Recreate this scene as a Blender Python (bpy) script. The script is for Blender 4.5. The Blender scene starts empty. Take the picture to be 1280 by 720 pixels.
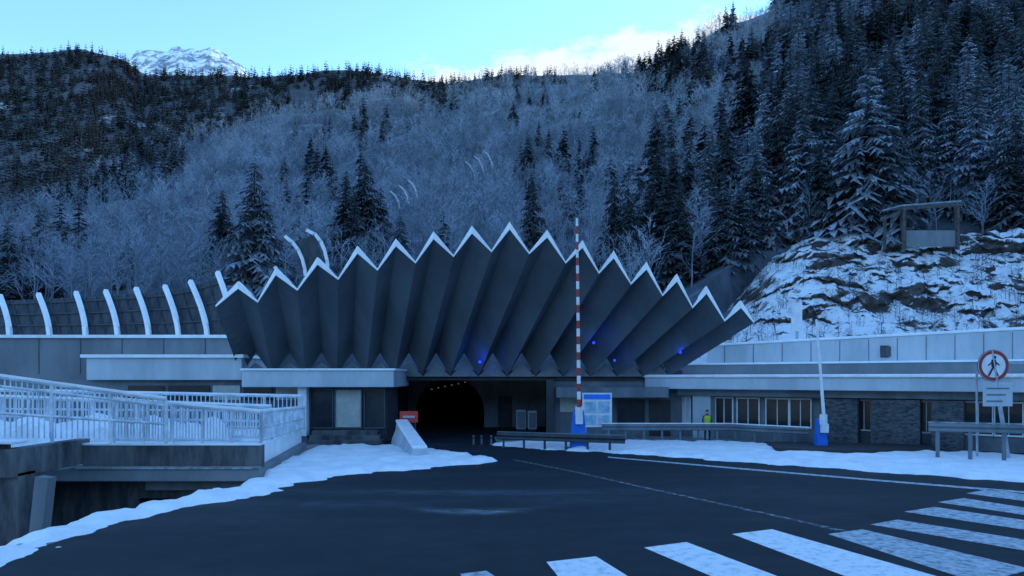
import bpy, bmesh, math, random
import numpy as np
from mathutils import Vector, noise, Matrix
random.seed(7); np.random.seed(7)
rng=np.random.default_rng(11)
F=853.333; H=3.2; HY=472.0
def W(px,py,d): return Vector(((px-640)/F*d, d, H+(HY-py)/F*d))
def G(px,py,z=0.0):
    d=(H-z)*F/(py-HY); return Vector(((px-640)/F*d, d, z))
scn=bpy.context.scene
col=scn.collection
# ---------------------------------------------------------------- materials
def newmat(name):
    m=bpy.data.materials.new(name); m.use_nodes=True
    nt=m.node_tree; b=nt.nodes['Principled BSDF']; return m,nt,b
def N(nt,t,**k):
    n=nt.nodes.new(t)
    for a,v in k.items(): setattr(n,a,v)
    return n
def mixc(nt,fac,a,b,blend='MIX'):
    n=N(nt,'ShaderNodeMix',data_type='RGBA',blend_type=blend)
    for s,v in ((n.inputs[0],fac),(n.inputs[6],a),(n.inputs[7],b)):
        if isinstance(v,(tuple,list)): s.default_value=(*v[:3],1)
        elif isinstance(v,(int,float)): s.default_value=v
        else: nt.links.new(v,s)
    return n.outputs[2]
def ramp(nt,src,a,b,lo=0.0,hi=1.0):
    n=N(nt,'ShaderNodeMapRange'); n.interpolation_type='SMOOTHSTEP'
    n.inputs[1].default_value=a; n.inputs[2].default_value=b
    n.inputs[3].default_value=lo; n.inputs[4].default_value=hi
    nt.links.new(src,n.inputs[0]); return n.outputs[0]
def nz(nt,scale,detail=6,rough=.6,vec=None,stretch=None):
    if vec is None: vec=N(nt,'ShaderNodeNewGeometry').outputs['Position']
    if stretch:
        mp=N(nt,'ShaderNodeMapping'); mp.inputs['Scale'].default_value=stretch
        nt.links.new(vec,mp.inputs[0]); vec=mp.outputs[0]
    n=N(nt,'ShaderNodeTexNoise'); n.inputs['Scale'].default_value=scale
    n.inputs['Detail'].default_value=detail; n.inputs['Roughness'].default_value=rough
    nt.links.new(vec,n.inputs['Vector']); return n.outputs[0]
def mop(nt,op,*args):
    n=N(nt,'ShaderNodeMath',operation=op)
    for i,v in enumerate(args):
        if isinstance(v,(int,float)): n.inputs[i].default_value=v
        else: nt.links.new(v,n.inputs[i])
    return n.outputs[0]
def madd(nt,a,m_,c): return mop(nt,'MULTIPLY_ADD',a,m_,c)
def bump(nt,b,h,strength=.3,dist=.05):
    n=N(nt,'ShaderNodeBump'); n.inputs['Strength'].default_value=strength; n.inputs['Distance'].default_value=dist
    nt.links.new(h,n.inputs['Height']); nt.links.new(n.outputs[0],b.inputs['Normal'])
def mat(name,c1,c2=None,scale=2.0,rough=.7,bmp=.2,metal=0,stretch=None,lo=.35,hi=.65,spec=None):
    m,nt,b=newmat(name)
    c2=c2 or tuple(x*.7 for x in c1)
    n=nz(nt,scale,8,.65,stretch=stretch)
    c=mixc(nt,ramp(nt,n,lo,hi),c1,c2)
    nt.links.new(c,b.inputs['Base Color'])
    b.inputs['Roughness'].default_value=rough; b.inputs['Metallic'].default_value=metal
    if spec is not None: b.inputs['Specular IOR Level'].default_value=spec
    if bmp: bump(nt,b,nz(nt,scale*6,8,.7),bmp,.03)
    return m
def emis(name,c,s):
    m,nt,b=newmat(name); b.inputs['Base Color'].default_value=(*c,1); b.inputs['Emission Color'].default_value=(*c,1); b.inputs['Emission Strength'].default_value=s; return m
M={}
M['concrete']=mat('concrete',(.17,.20,.22),(.10,.122,.138),.8,.85,.25,stretch=(1,1,.5))
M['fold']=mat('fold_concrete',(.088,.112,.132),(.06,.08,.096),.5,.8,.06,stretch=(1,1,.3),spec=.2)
M['tooth']=mat('light_concrete',(.17,.20,.215),(.12,.14,.155),1.5,.8,.2)
M['edge']=mat('white_edge',(.9,.92,.92),(.8,.83,.85),2.5,.6,.1)
M['darkcon']=mat('stained_concrete',(.14,.148,.15),(.035,.04,.044),.9,.9,.5,stretch=(1.5,1.5,.4))
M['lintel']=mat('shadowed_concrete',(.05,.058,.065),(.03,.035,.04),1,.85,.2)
M['panel']=mat('pale_panel',(.50,.56,.60),(.36,.42,.46),.6,.55,.05,stretch=(1,1,.3))
M['panel2']=mat('grey_panel',(.20,.232,.25),(.13,.155,.172),.5,.7,.1,stretch=(1,1,.4))
M['glass']=mat('dark_glass',(.010,.015,.02),(.025,.032,.04),.7,.25,0,spec=.35)
M['blind']=mat('window_blind',(.52,.52,.45),(.38,.39,.35),1.5,.5,0)
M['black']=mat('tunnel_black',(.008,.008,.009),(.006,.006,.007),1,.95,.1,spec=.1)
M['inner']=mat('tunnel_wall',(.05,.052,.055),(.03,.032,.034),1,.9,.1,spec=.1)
M['steel']=mat('galvanised_steel',(.40,.46,.51),(.26,.31,.35),3,.5,.05,.1)
M['frostrail']=mat('frosted_steel',(.68,.74,.79),(.40,.46,.52),2,.6,.1)
M['dsteel']=mat('dark_steel',(.07,.085,.10),(.045,.057,.07),3,.5,.05,.3)
M['stone']=mat('dark_stone',(.11,.12,.13),(.03,.035,.042),4,.9,.8,stretch=(1,1,2.5))
M['snow']=mat('snow',(.88,.9,.91),(.72,.77,.8),1.4,.7,.7)
M['slush']=mat('slush',(.34,.39,.42),(.12,.145,.165),3,.6,.6)
M['white']=mat('white_paint',(.74,.77,.79),(.62,.65,.68),3,.5,.05)
M['red']=mat('red_paint',(.34,.035,.03),(.24,.03,.025),3,.5,.05)
M['redboard']=mat('bright_red_board',(.75,.05,.04),(.6,.04,.03),3,.5,.05)
M['blue']=mat('blue_paint',(.01,.18,.75),(.01,.14,.6),3,.45,.05)
M['lblue']=mat('light_blue_print',(.15,.33,.48),(.42,.53,.6),4,.5,0)
M['blackp']=mat('black_paint',(.015,.015,.015),(.02,.02,.02),3,.5,0)
M['wood']=mat('weathered_wood',(.10,.092,.085),(.045,.04,.038),3,.8,.3)
M['mesh']=mat('barrier_netting',(.035,.043,.052),(.075,.085,.095),1.2,.8,.3,stretch=(3,1,.6))
M['paint']=mat('road_paint',(.76,.8,.82),(.3,.35,.38),5,.7,.2,lo=.45,hi=.78)
M['paint2']=mat('frosted_road_paint',(.46,.52,.56),(.09,.12,.145),6,.7,.2,lo=.38,hi=.72)
M['faint']=mat('worn_line',(.010,.017,.023),(.24,.29,.32),7,.8,.2,lo=.42,hi=.66)
M['yellow']=mat('safety_yellow',(.5,.6,.05),(.4,.5,.05),5,.7,0)
M['cloth']=mat('navy_cloth',(.03,.04,.08),None,5,.9,0)
M['skin']=mat('skin',(.5,.32,.24),None,5,.6,0)
M['rubber']=mat('rubber',(.03,.03,.033),None,4,.8,.1)
M['bark']=mat('dark_bark',(.05,.045,.045),(.025,.025,.026),2,.9,.3)
M['blueglow']=emis('blue_lamp',(.01,.04,1),1.5)
M['redglow']=emis('red_lamp',(.75,.3,.25),.16)
def foliage(name,g1,g2,s0,s1,mul,big=.05,hi=.85):
    m,nt,b=newmat(name)
    n=nz(nt,1.3,5,.6); c=mixc(nt,ramp(nt,n,.35,.65),g1,g2)
    g=N(nt,'ShaderNodeNewGeometry'); s=N(nt,'ShaderNodeSeparateXYZ'); nt.links.new(g.outputs['True Normal'],s.inputs[0])
    ab=N(nt,'ShaderNodeMath',operation='ABSOLUTE'); nt.links.new(s.outputs[2],ab.inputs[0])
    n2=nz(nt,2.2,6,.75); n3=nz(nt,big,3,.5)
    a=madd(nt,n2,mul,ab.outputs[0]); a2=madd(nt,n3,1.6,a)
    c=mixc(nt,ramp(nt,a2,s0,s1,0,hi),c,(.50,.58,.68))
    nt.links.new(c,b.inputs['Base Color']); b.inputs['Roughness'].default_value=.85
    return m
M['needle']=foliage('frosted_needles',(.018,.032,.035),(.038,.056,.06),1.8,2.5,1.0)
M['needledark']=foliage('dark_needles',(.012,.022,.024),(.027,.039,.042),2.05,2.8,1.0,hi=.75)
M['needlefar']=foliage('far_needles',(.016,.026,.03),(.033,.046,.053),2.1,3.0,1.0,hi=.65)
M['frost']=mat('frosted_twigs',(.11,.14,.175),(.39,.465,.565),.11,.9,0,lo=.32,hi=.68)
M['twig']=mat('bare_twigs',(.07,.082,.10),(.24,.29,.35),.3,.9,0)
def terrain_mat(name,dark,snowc,scale,lo,hi):
    m,nt,b=newmat(name)
    n=nz(nt,scale,10,.7); n2=nz(nt,scale*6,8,.7)
    c=mixc(nt,ramp(nt,n2,.3,.7),dark,tuple(x*2.2 for x in dark))
    c=mixc(nt,ramp(nt,n,lo,hi),c,snowc)
    nt.links.new(c,b.inputs['Base Color']); b.inputs['Roughness'].default_value=.9
    bump(nt,b,n2,.8,.6); return m
M['hill']=terrain_mat('hillside_ground',(.04,.052,.066),(.31,.375,.46),.07,.53,.72)
M['farhill']=terrain_mat('mountain_ground',(.026,.034,.044),(.45,.53,.6),.012,.57,.68)
M['oppos']=terrain_mat('shading_mountain',(.02,.028,.034),(.2,.24,.28),.012,.5,.7)
M['peak']=terrain_mat('snow_peak',(.12,.14,.18),(.8,.86,.9),.045,.42,.58)
m,nt,b=newmat('rock_face'); M['rock']=m
rc=mixc(nt,ramp(nt,nz(nt,1.1,10,.75),.3,.7),(.12,.10,.085),(.022,.021,.021))
g=N(nt,'ShaderNodeNewGeometry'); s=N(nt,'ShaderNodeSeparateXYZ'); nt.links.new(g.outputs['Normal'],s.inputs[0])
a=madd(nt,nz(nt,.26,7,.75,stretch=(1,1,1.3)),2.6,madd(nt,s.outputs[2],.8,madd(nt,nz(nt,1.5,10,.9),1.5,0.0)))
f=ramp(nt,a,2.5,2.68)
rc=mixc(nt,f,rc,(.8,.85,.88)); nt.links.new(rc,b.inputs['Base Color']); b.inputs['Roughness'].default_value=.95
bump(nt,b,nz(nt,4,10,.75),1.0,.15)
m,nt,b=newmat('asphalt'); M['asphalt']=m
n1=nz(nt,.16,8,.7,stretch=(.6,1.3,1)); n2=nz(nt,40,4,.7); n3=nz(nt,1.5,8,.7)
c=mixc(nt,ramp(nt,n3,.3,.7),(.007,.0135,.0185),(.012,.021,.027))
c=mixc(nt,ramp(nt,n1,.5,.75,0,.45),c,(.05,.08,.097))
c=mixc(nt,ramp(nt,n2,.62,.8,0,.3),c,(.07,.095,.11))
g=N(nt,'ShaderNodeNewGeometry'); s=N(nt,'ShaderNodeSeparateXYZ'); nt.links.new(g.outputs['Position'],s.inputs[0])
n4=nz(nt,2.2,8,.75,stretch=(.6,2,1))
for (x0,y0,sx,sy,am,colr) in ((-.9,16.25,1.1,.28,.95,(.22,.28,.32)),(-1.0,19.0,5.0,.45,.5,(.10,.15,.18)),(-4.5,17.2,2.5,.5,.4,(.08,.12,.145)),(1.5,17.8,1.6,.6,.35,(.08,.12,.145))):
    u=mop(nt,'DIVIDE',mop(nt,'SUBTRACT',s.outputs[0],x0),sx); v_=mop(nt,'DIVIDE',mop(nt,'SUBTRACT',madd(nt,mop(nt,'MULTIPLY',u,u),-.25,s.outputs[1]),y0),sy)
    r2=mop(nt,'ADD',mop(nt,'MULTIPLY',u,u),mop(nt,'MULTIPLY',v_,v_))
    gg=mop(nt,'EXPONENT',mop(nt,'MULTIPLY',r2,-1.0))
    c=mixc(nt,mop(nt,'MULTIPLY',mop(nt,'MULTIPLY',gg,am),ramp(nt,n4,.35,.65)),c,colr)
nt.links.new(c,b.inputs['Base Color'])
nt.links.new(ramp(nt,n1,.3,.7,.6,.9),b.inputs['Roughness']); bump(nt,b,n2,.35,.01)
b.inputs['Specular IOR Level'].default_value=.22
# ---------------------------------------------------------------- mesh building
class MB:
    def __init__(s): s.v=[]; s.f=[]; s.m=[]
    def add(s,vs,fs,mi=0):
        o=len(s.v); s.v+= [tuple(v) for v in vs]; s.f+=[tuple(i+o for i in f) for f in fs]; s.m+=[mi]*len(fs); return s
    def hexa(s,a,b,mi=0):
        return s.add(list(a)+list(b),[(3,2,1,0),(4,5,6,7),(0,1,5,4),(1,2,6,5),(2,3,7,6),(3,0,4,7)],mi)
    def box(s,x0,x1,y0,y1,z0,z1,mi=0):
        q=[(x0,y0),(x1,y0),(x1,y1),(x0,y1)]
        return s.hexa([(x,y,z0) for x,y in q],[(x,y,z1) for x,y in q],mi)
    def prism(s,poly,z0,z1,mi=0):
        n=len(poly); vs=[(p[0],p[1],z0) for p in poly]+[(p[0],p[1],z1) for p in poly]
        fs=[tuple(reversed(range(n))),tuple(range(n,2*n))]+[(i,(i+1)%n,n+(i+1)%n,n+i) for i in range(n)]
        return s.add(vs,fs,mi)
    def tube(s,p0,p1,r0,r1=None,n=8,mi=0):
        r1=r0 if r1 is None else r1; p0=Vector(p0);p1=Vector(p1); d=(p1-p0).normalized()
        a=d.orthogonal().normalized(); c=d.cross(a)
        vs=[p0+(a*math.cos(t)+c*math.sin(t))*r0 for t in [2*math.pi*i/n for i in range(n)]]+[p1+(a*math.cos(t)+c*math.sin(t))*r1 for t in [2*math.pi*i/n for i in range(n)]]
        fs=[(i,(i+1)%n,n+(i+1)%n,n+i) for i in range(n)]+[tuple(reversed(range(n))),tuple(range(n,2*n))]
        return s.add(vs,fs,mi)
    def beam(s,p0,p1,w,h,mi=0):
        p0=Vector(p0);p1=Vector(p1); d=(p1-p0).normalized(); up=Vector((0,0,1))
        if abs(d.z)>.95: up=Vector((0,1,0))
        a=d.cross(up).normalized()*w/2; c=a.cross(d).normalized()*h/2
        A=[p0-a-c,p0+a-c,p0+a+c,p0-a+c]; B=[q+(p1-p0) for q in A]
        return s.add(A+B,[(0,1,2,3),(7,6,5,4),(0,4,5,1),(1,5,6,2),(2,6,7,3),(3,7,4,0)],mi)
    def obj(s,name,mats,parent=None,bevel=0,smooth=False,label=None,cat=None,kind=None,group=None):
        me=bpy.data.meshes.new(name); me.from_pydata(s.v,[],s.f)
        for k in (mats if isinstance(mats,(list,tuple)) else [mats]): me.materials.append(M[k])
        me.polygons.foreach_set('material_index',s.m)
        bm=bmesh.new(); bm.from_mesh(me); bmesh.ops.recalc_face_normals(bm,faces=bm.faces); bm.to_mesh(me); bm.free()
        if smooth: me.polygons.foreach_set('use_smooth',[True]*len(me.polygons))
        o=bpy.data.objects.new(name,me); col.objects.link(o)
        if bevel:
            b=o.modifiers.new('bevel','BEVEL'); b.width=bevel; b.segments=2; b.limit_method='ANGLE'
        tag(o,label,cat,kind,group)
        if parent: attach(o,parent)
        return o
def tag(o,label=None,cat=None,kind=None,group=None):
    if label: o['label']=label
    if cat: o['category']=cat
    if kind: o['kind']=kind
    if group: o['group']=group
def attach(o,p):
    o.parent=p; o.matrix_parent_inverse=Matrix.Translation(-Vector(p.location))
def sub(o,p):
    o.parent=p; o.matrix_parent_inverse=Matrix.Identity(4)
def thing(name,loc,label,cat,group=None):
    e=bpy.data.objects.new(name,None); e.location=loc; e.empty_display_size=.3; col.objects.link(e); tag(e,label,cat,None,group); return e
# ---------------------------------------------------------------- ground
edge=[(-9.0,-60),(-9.0,9.2)]+[tuple(G(*p)[:2]) for p in [(0,688),(100,652),(200,629),(300,607),(330,597)]]+[(-8.1,22.6),(-9.3,31)]
poly=edge+[(-600,31),(-600,1500),(600,1500),(600,-60)]
def sheet(name,poly,z,mk,kind='structure',parent=None,label=None,cat=None):
    bm=bmesh.new(); vs=[bm.verts.new((p[0],p[1],z)) for p in poly]; f=bm.faces.new(vs); bmesh.ops.triangulate(bm,faces=[f]); bm.normal_update()
    if bm.faces[:][0].normal.z<0: bmesh.ops.reverse_faces(bm,faces=bm.faces[:])
    me=bpy.data.meshes.new(name); bm.to_mesh(me); bm.free(); me.materials.append(M[mk])
    o=bpy.data.objects.new(name,me); col.objects.link(o); tag(o,label,cat,kind)
    if parent: attach(o,parent)
    return o
sheet('ground',poly,0,'slush',label='snow dusted gravel ground around the tunnel plaza',cat='ground')
sheet('ground',[(-600,-60),(-4,-60),(-4,33),(-600,33)],-4,'slush',label='lower snowy ground beneath the footbridge',cat='ground')
road=sheet('road',[(-8.7,-50),(-8.7,9.2),(-8.9,13),(-8.4,17.5),(-7.3,20),(-7.2,23),(-8,31),(-8,34),(-6.4,34),(-6.2,95),(2.0,95),(2.4,34),(60,34),(60,-50)],.004,'asphalt',label='dark frosty asphalt road leading into the tunnel',cat='road')
mb=MB()
for a,b in zip(edge[:-2],edge[1:-1]):
    a=Vector((a[0],a[1],0));b=Vector((b[0],b[1],0)); n=(b-a).normalized().cross(Vector((0,0,1)))*.35
    mb.hexa([a+Vector((0,0,-4)),a+n+Vector((0,0,-4)),b+n+Vector((0,0,-4)),b+Vector((0,0,-4))],[a+Vector((0,0,-.01)),a+n+Vector((0,0,-.01)),b+n+Vector((0,0,-.01)),b+Vector((0,0,-.01))])
mb.box(-60,-9.3,31.0,31.4,-4,-.01)
mb.obj('retaining_wall','darkcon',label='stained concrete retaining wall below the road edge',cat='wall')
for i,q in enumerate([[(683,703),(745,696),(790,724),(700,724)],[(805,685),(858,678),(975,722),(892,722)],[(915,668),(965,662),(1175,722),(1065,724)],
    [(1035,668),(1078,662),(1290,712),(1225,730)],[(1088,656),(1122,650),(1300,678),(1300,692)],[(1130,640),(1168,634),(1310,655),(1310,667)],[(1172,628),(1205,623),(1320,641),(1320,650)],[(1208,617),(1235,612),(1320,624),(1320,632)],[(575,718),(608,714),(640,735),(590,740)]]):
    sheet('crosswalk_stripe',[tuple(G(*p)[:2]) for p in q],.009,'paint' if i<3 else 'paint2',kind=None,parent=road)
gp=lambda L:[tuple(G(*p)[:2]) for p in L]
sheet('edge_line',gp([(760,571),(900,583),(1100,600),(1300,616),(1300,618.5),(1100,602),(900,584.8),(760,572.3)]),.009,'paint2',kind=None,parent=road)
sheet('seam_line',gp([(640,575),(720,591),(800,609.5),(900,631),(1000,653),(1045,664),(1060,664),(1006,652),(905,630),(806,609),(726,591),(646,575)]),.009,'faint',kind=None,parent=road)
# ---------------------------------------------------------------- snow banks
def pdist(P,poly):
    poly=np.array(poly); n=len(poly); d=np.full(len(P),1e9); ins=np.zeros(len(P),bool)
    for i in range(n):
        a=poly[i]; b=poly[(i+1)%n]; ab=b-a; t=np.clip(((P-a)@ab)/(ab@ab+1e-9),0,1)
        q=a+t[:,None]*ab; d=np.minimum(d,np.linalg.norm(P-q,axis=1))
        c=((a[1]>P[:,1])!=(b[1]>P[:,1])); xx=(b[0]-a[0])*(P[:,1]-a[1])/((b[1]-a[1]) if abs(b[1]-a[1])>1e-9 else 1e-9)+a[0]
        ins^=c&(P[:,0]<xx)
    return np.where(ins,d,-d)
def snowbank(name,poly,h,slope,step,label,mk='snow',namp=.12,nsc=1.2,zb=0):
    A=np.array(poly); x0,y0=A.min(0)-.4; x1,y1=A.max(0)+.4
    xs=np.arange(x0,x1,step); ys=np.arange(y0,y1,step); X,Y=np.meshgrid(xs,ys)
    P=np.stack([X.ravel(),Y.ravel()],1); sd=pdist(P,poly)
    Z=np.empty(len(P))
    for i,(p,s) in enumerate(zip(P,sd)):
        if s<-.5: Z[i]=-.2; continue
        n=noise.fractal(Vector((p[0]*nsc,p[1]*nsc,0)),1,2,5)
        e=(s+n*namp*2)*slope
        Z[i]=max(-.1,min(h*(1+.5*n),e)) if e<h*.6 else h*(.6+.4*(1-math.exp(-(e-h*.6)/h)))*(1+.45*n)
    nx=len(xs); ny=len(ys)
    fs=[]
    for j in range(ny-1):
        for i in range(nx-1):
            q=[j*nx+i,j*nx+i+1,(j+1)*nx+i+1,(j+1)*nx+i]
            if max(Z[k] for k in q)>-.03: fs.append(q)
    mb=MB(); used=sorted({k for f in fs for k in f}); mp={k:i for i,k in enumerate(used)}
    mb.add([(P[k][0],P[k][1],Z[k]+zb) for k in used],[tuple(mp[k] for k in f) for f in fs])
    return mb.obj(name,mk,smooth=True,label=label,cat='snow',kind='structure')
snowbank('snow_bank',gp([(385,563),(430,558),(490,559),(560,565),(622,578),(540,585),(440,593),(372,604),(345,615),(200,643),(100,668),(0,706),(-200,790)])+[(-9.0,9.4)]+gp([(0,688),(100,652),(200,629),(300,607),(330,597),(350,580)]),.17,.5,.12,'ploughed snow bank along the curved kerb and drop',namp=.2)
snowbank('snow_bank',gp([(610,556),(680,551),(760,552),(900,553),(1000,559),(1100,563),(1300,572),(1500,578),(1560,632),(1280,604),(1100,590),(900,576),(760,566),(680,562)]),.15,.5,.15,'long snow covered verge beside the road',namp=.2)
# ---------------------------------------------------------------- terrain
I=np.interp
def ridge_mid(px): return float(I(px,[-900,-200,0,100,230,300,420,560,640,700,760,830,880,940,1100,1280,1600,2600],[380,300,262,232,185,165,150,118,104,99,92,66,42,14,-50,-130,-420,-900]))
def Dmid(px): return float(I(px,[-900,0,400,900,1300,2600],[200,230,270,270,230,230]))
def foot(px): return float(I(px,[-900,300,840,930,1500,2600],[395,398,398,318,300,200])), float(I(px,[-900,300,840,930,2600],[56,54,54,66,70]))
def mid(px,t):
    f,d0=foot(px); D=Dmid(px); d=d0+(D-d0)*t; r=ridge_mid(px)
    py=f+(r-f)*(t**.85)
    p=W(px,py,d); n=noise.fractal(Vector((p.x*.02,p.y*.02,3)),1,2,5); p.z+=n*d*.035*min(1,t*5+.3); return p
def gridmesh(fn,pxs,ts,name,mk,label,cat,skirt=None,back=None,sk=.86):
    vs=[];fs=[]
    rows=[]
    if skirt is not None: rows.append([Vector((fn(px,ts[0]).x*sk,fn(px,ts[0]).y*sk,skirt)) for px in pxs])
    for t in ts: rows.append([fn(px,t) for px in pxs])
    last=rows[-1]
    rows.append([Vector((p.x*1.7,p.y*1.7,(H+(p.z-H)*1.7*.96) if (back and px>780) else p.z*.9)) for p,px in zip(last,pxs)])  # with back: unseen rising slope added behind the ridge to block the sun
    n=len(pxs)
    for r in rows: vs+=r
    for j in range(len(rows)-1):
        for i in range(n-1): fs.append((j*n+i,j*n+i+1,(j+1)*n+i+1,(j+1)*n+i))
    return MB().add(vs,fs).obj(name,mk,smooth=True,label=label,cat=cat,kind='structure')
gridmesh(mid,list(range(-900,2601,14)),list(np.linspace(0,1,60)),'hill','hill','steep wooded hillside with snow patches','hill',skirt=-1,back=True,sk=.985)
def ridge_far(px): return float(I(px,[-700,-100,0,60,100,150,180,310,350,420,480,560,640,700,900,1100],[120,78,70,72,66,72,92,98,92,84,92,104,92,92,90,100]))
def far(px,t):
    d=300+400*t; r=ridge_far(px); py=330+(r-330)*t**.8
    p=W(px,py,d); p.z+=noise.fractal(Vector((p.x*.008,p.y*.008,9)),1,2,5)*d*.022*(1-.6*t); return p
gridmesh(far,list(range(-700,1101,9)),list(np.linspace(0,1,50)),'hill','farhill','distant dark forested mountain ridge','mountain')
def pk(px,t):
    d=1100+500*t; r=float(I(px,[100,150,172,190,205,225,245,262,285,305,330],[130,84,66,62,64,58,61,58,71,86,118]))
    p=W(px,170+(r-170)*t,d); p.z+=noise.fractal(Vector((p.x*.02,p.y*.02,9)),1,2,6)*16*(1 if t<1 else .9); return p
gridmesh(pk,list(range(100,331,2)),list(np.linspace(0,1,40)),'hill','peak','snow covered rocky summit far away','mountain')
mb=MB(); vs=[];fs=[]; nr,na=14,90  # unseen mountain behind the camera, added to darken undersides and window reflections
for j in range(nr):
    for i in range(na):
        a=math.pi+math.pi*i/(na-1)*1.0; t=j/(nr-1); R=160+420*t
        z=-1+105*t**.9*(1-.12*math.cos(3*a)); z+=noise.fractal(Vector((math.cos(a)*R*.01,math.sin(a)*R*.01,5)),1,2,5)*24*t
        vs.append((math.cos(a)*R,math.sin(a)*R,z))
for j in range(nr-1):
    for i in range(na-1): fs.append((j*na+i,j*na+i+1,(j+1)*na+i+1,(j+1)*na+i))
mb.add(vs,fs).obj('hill','oppos',smooth=True,label='added unseen wooded mountain behind the camera, darkens the canopy undersides',cat='mountain',kind='structure')
def bank(px,t):
    d=42.5+24*t; top=float(I(px,[850,900,930,965,1010,1070,1200,1700,2200],[402,385,360,322,294,284,290,280,240])); b=438
    py=b+(top-b)*(t**.8 if t>0 else 0)
    p=W(px,py,d)
    n=noise.fractal(Vector((p.x*.11,p.y*.11,p.z*.16)),1,2.1,6)
    v=noise.voronoi(Vector((p.x*.45+n*1.5,p.y*.3,p.z*.75+n*1.5)))[0][0]
    n2=noise.fractal(Vector((p.x*.8,p.y*.5,p.z*1.1)),.6,2.1,8)
    k=min(1,t*6)
    return p+Vector((n2*.4*k,-n*1.1*k+v*1.3*k+n2*.8*k,n*.6*k+n2*.5*k-v*.3*k))
gridmesh(bank,list(np.arange(850,2200,3.8)),list(np.linspace(0,1,120)),'rock_bank','rock','craggy brown rocky bank with patchy snow','rock face',skirt=-1)
# ---------------------------------------------------------------- trees
def ribbons_to(vs,fs,p0,p1,w):
    d=p1-p0; a=np.cross(d,rng.normal(size=3)); a/= (np.linalg.norm(a)+1e-9); k=len(vs)
    vs+= [p0-a*w/2,p0+a*w/2,p1+a*w*.3,p1-a*w*.3]; fs+=[(k,k+1,k+2),(k,k+2,k+3)]
def prism3(vs,fs,p0,p1,r0,r1,n=4):
    k=len(vs)
    for p,r in((p0,r0),(p1,r1)):
        for i in range(n):
            t=2*math.pi*i/n; vs.append(p+np.array([math.cos(t)*r,math.sin(t)*r,0]))
    for i in range(n):
        j=(i+1)%n; fs.append((k+i,k+j,k+n+j)); fs.append((k+i,k+n+j,k+n+i))
def bare(nb,nt_,wmul=1,ns=2):
    tv,tf=[],[]; cv,cf=[],[]
    h=9.; p=np.zeros(3); pts=[p]
    for i in range(5):
        p=p+np.array([rng.normal()*.12,rng.normal()*.12,h/5*.92]); pts.append(p)
    for i in range(5): prism3(tv,tf,pts[i],pts[i+1],.10*(1-i/5.3),.10*(1-(i+1)/5.3))
    for b in range(nb):
        u=.22+.76*(b+rng.random())/nb; q=np.array([np.interp(u*5,range(6),[P[k] for P in pts]) for k in range(3)])
        az=rng.random()*6.28; el=math.radians(rng.uniform(30,62)); L=(2.9*(1-u)+.8)*rng.uniform(.7,1.15)
        d=np.array([math.cos(az)*math.cos(el),math.sin(az)*math.cos(el),math.sin(el)]); e=q+d*L
        ribbons_to(cv,cf,q,e,.055*wmul)
        for t in range(nt_):
            s=q+d*L*rng.uniform(.25,1); dd=d+rng.normal(size=3)*.55+np.array([0,0,.15]); dd/=np.linalg.norm(dd); l=L*rng.uniform(.25,.5)
            e2=s+dd*l; ribbons_to(cv,cf,s,e2,.038*wmul)
            for _ in range(ns):
                d3=dd+rng.normal(size=3)*.6; d3/=np.linalg.norm(d3); s3=s+dd*l*rng.uniform(.3,1); ribbons_to(cv,cf,s3,s3+d3*l*.55,.028*wmul)
    return [np.array(x) for x in (tv,tf,cv,cf)]
def conif(levels,per,detail=True,h=12.,R=2.3,wf=.34):
    tv,tf=[],[]; cv,cf=[],[]
    prism3(tv,tf,np.array([0,0,-.5]),np.array([0,0,h*.97]),.2,.02,5)
    for i in range(levels):
        u=i/(levels-1); z=h*(.05+.94*u); r=R*(1-u)**.8+.14
        k=max(4,int(per*(1-.45*u)))
        for j in range(k):
            az=2*math.pi*(j+rng.random()*.8)/k+i; L=r*rng.uniform(.6,1.2); dr=-.38*L*rng.uniform(.5,1.6)
            d=np.array([math.cos(az),math.sin(az),0]); s=np.array([-d[1],d[0],0]); z0=z+rng.normal()*.14
            b=np.array([0,0,z0]); w=L*wf
            def P(t,off): return b+d*L*t+s*off+np.array([0,0,dr*t**1.5*(1.0)])
            if detail:
                n=4
                for q in range(n):
                    t0=.1+.8*q/n; t1=t0+.34; ww=w*(1-.55*q/n)*rng.uniform(.8,1.4)
                    for sg in(-1,1):
                        kk=len(cv); dro=np.array([0,0,-rng.uniform(.15,.7)*ww*1.5])
                        cv+=[P(t0,0),P(min(1.02,t0+.24),0)+np.array([0,0,.03]),P(min(1.1,t1),sg*ww)+dro]; cf.append((kk,kk+1,kk+2))
                kk=len(cv); cv+=[P(.75,-w*.2),P(.75,w*.2),P(1.08,0)]; cf.append((kk,kk+1,kk+2))
            else:
                kk=len(cv); dd=np.array([0,0,-w*.6]); cv+=[P(0,0),P(.6,-w*1.2)+dd,P(1,0),P(.6,w*1.2)+dd]; cf+=[(kk,kk+1,kk+2),(kk,kk+2,kk+3)]
    return [np.array(x) for x in (tv,tf,cv,cf)]
bares=[bare(20,4) for _ in range(4)]
bareL=[bare(14,3,1.7,2) for _ in range(4)]
confs=[conif(26,12,True,12,R) for R in (2.4,3.1,2.5,3.2)]
confL=[conif(15,9,False,12,R,.3) for R in (2.4,3.1,2.5,3.2)]
confF=[conif(7,5,False,12,2.8) for _ in range(2)]
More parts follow.
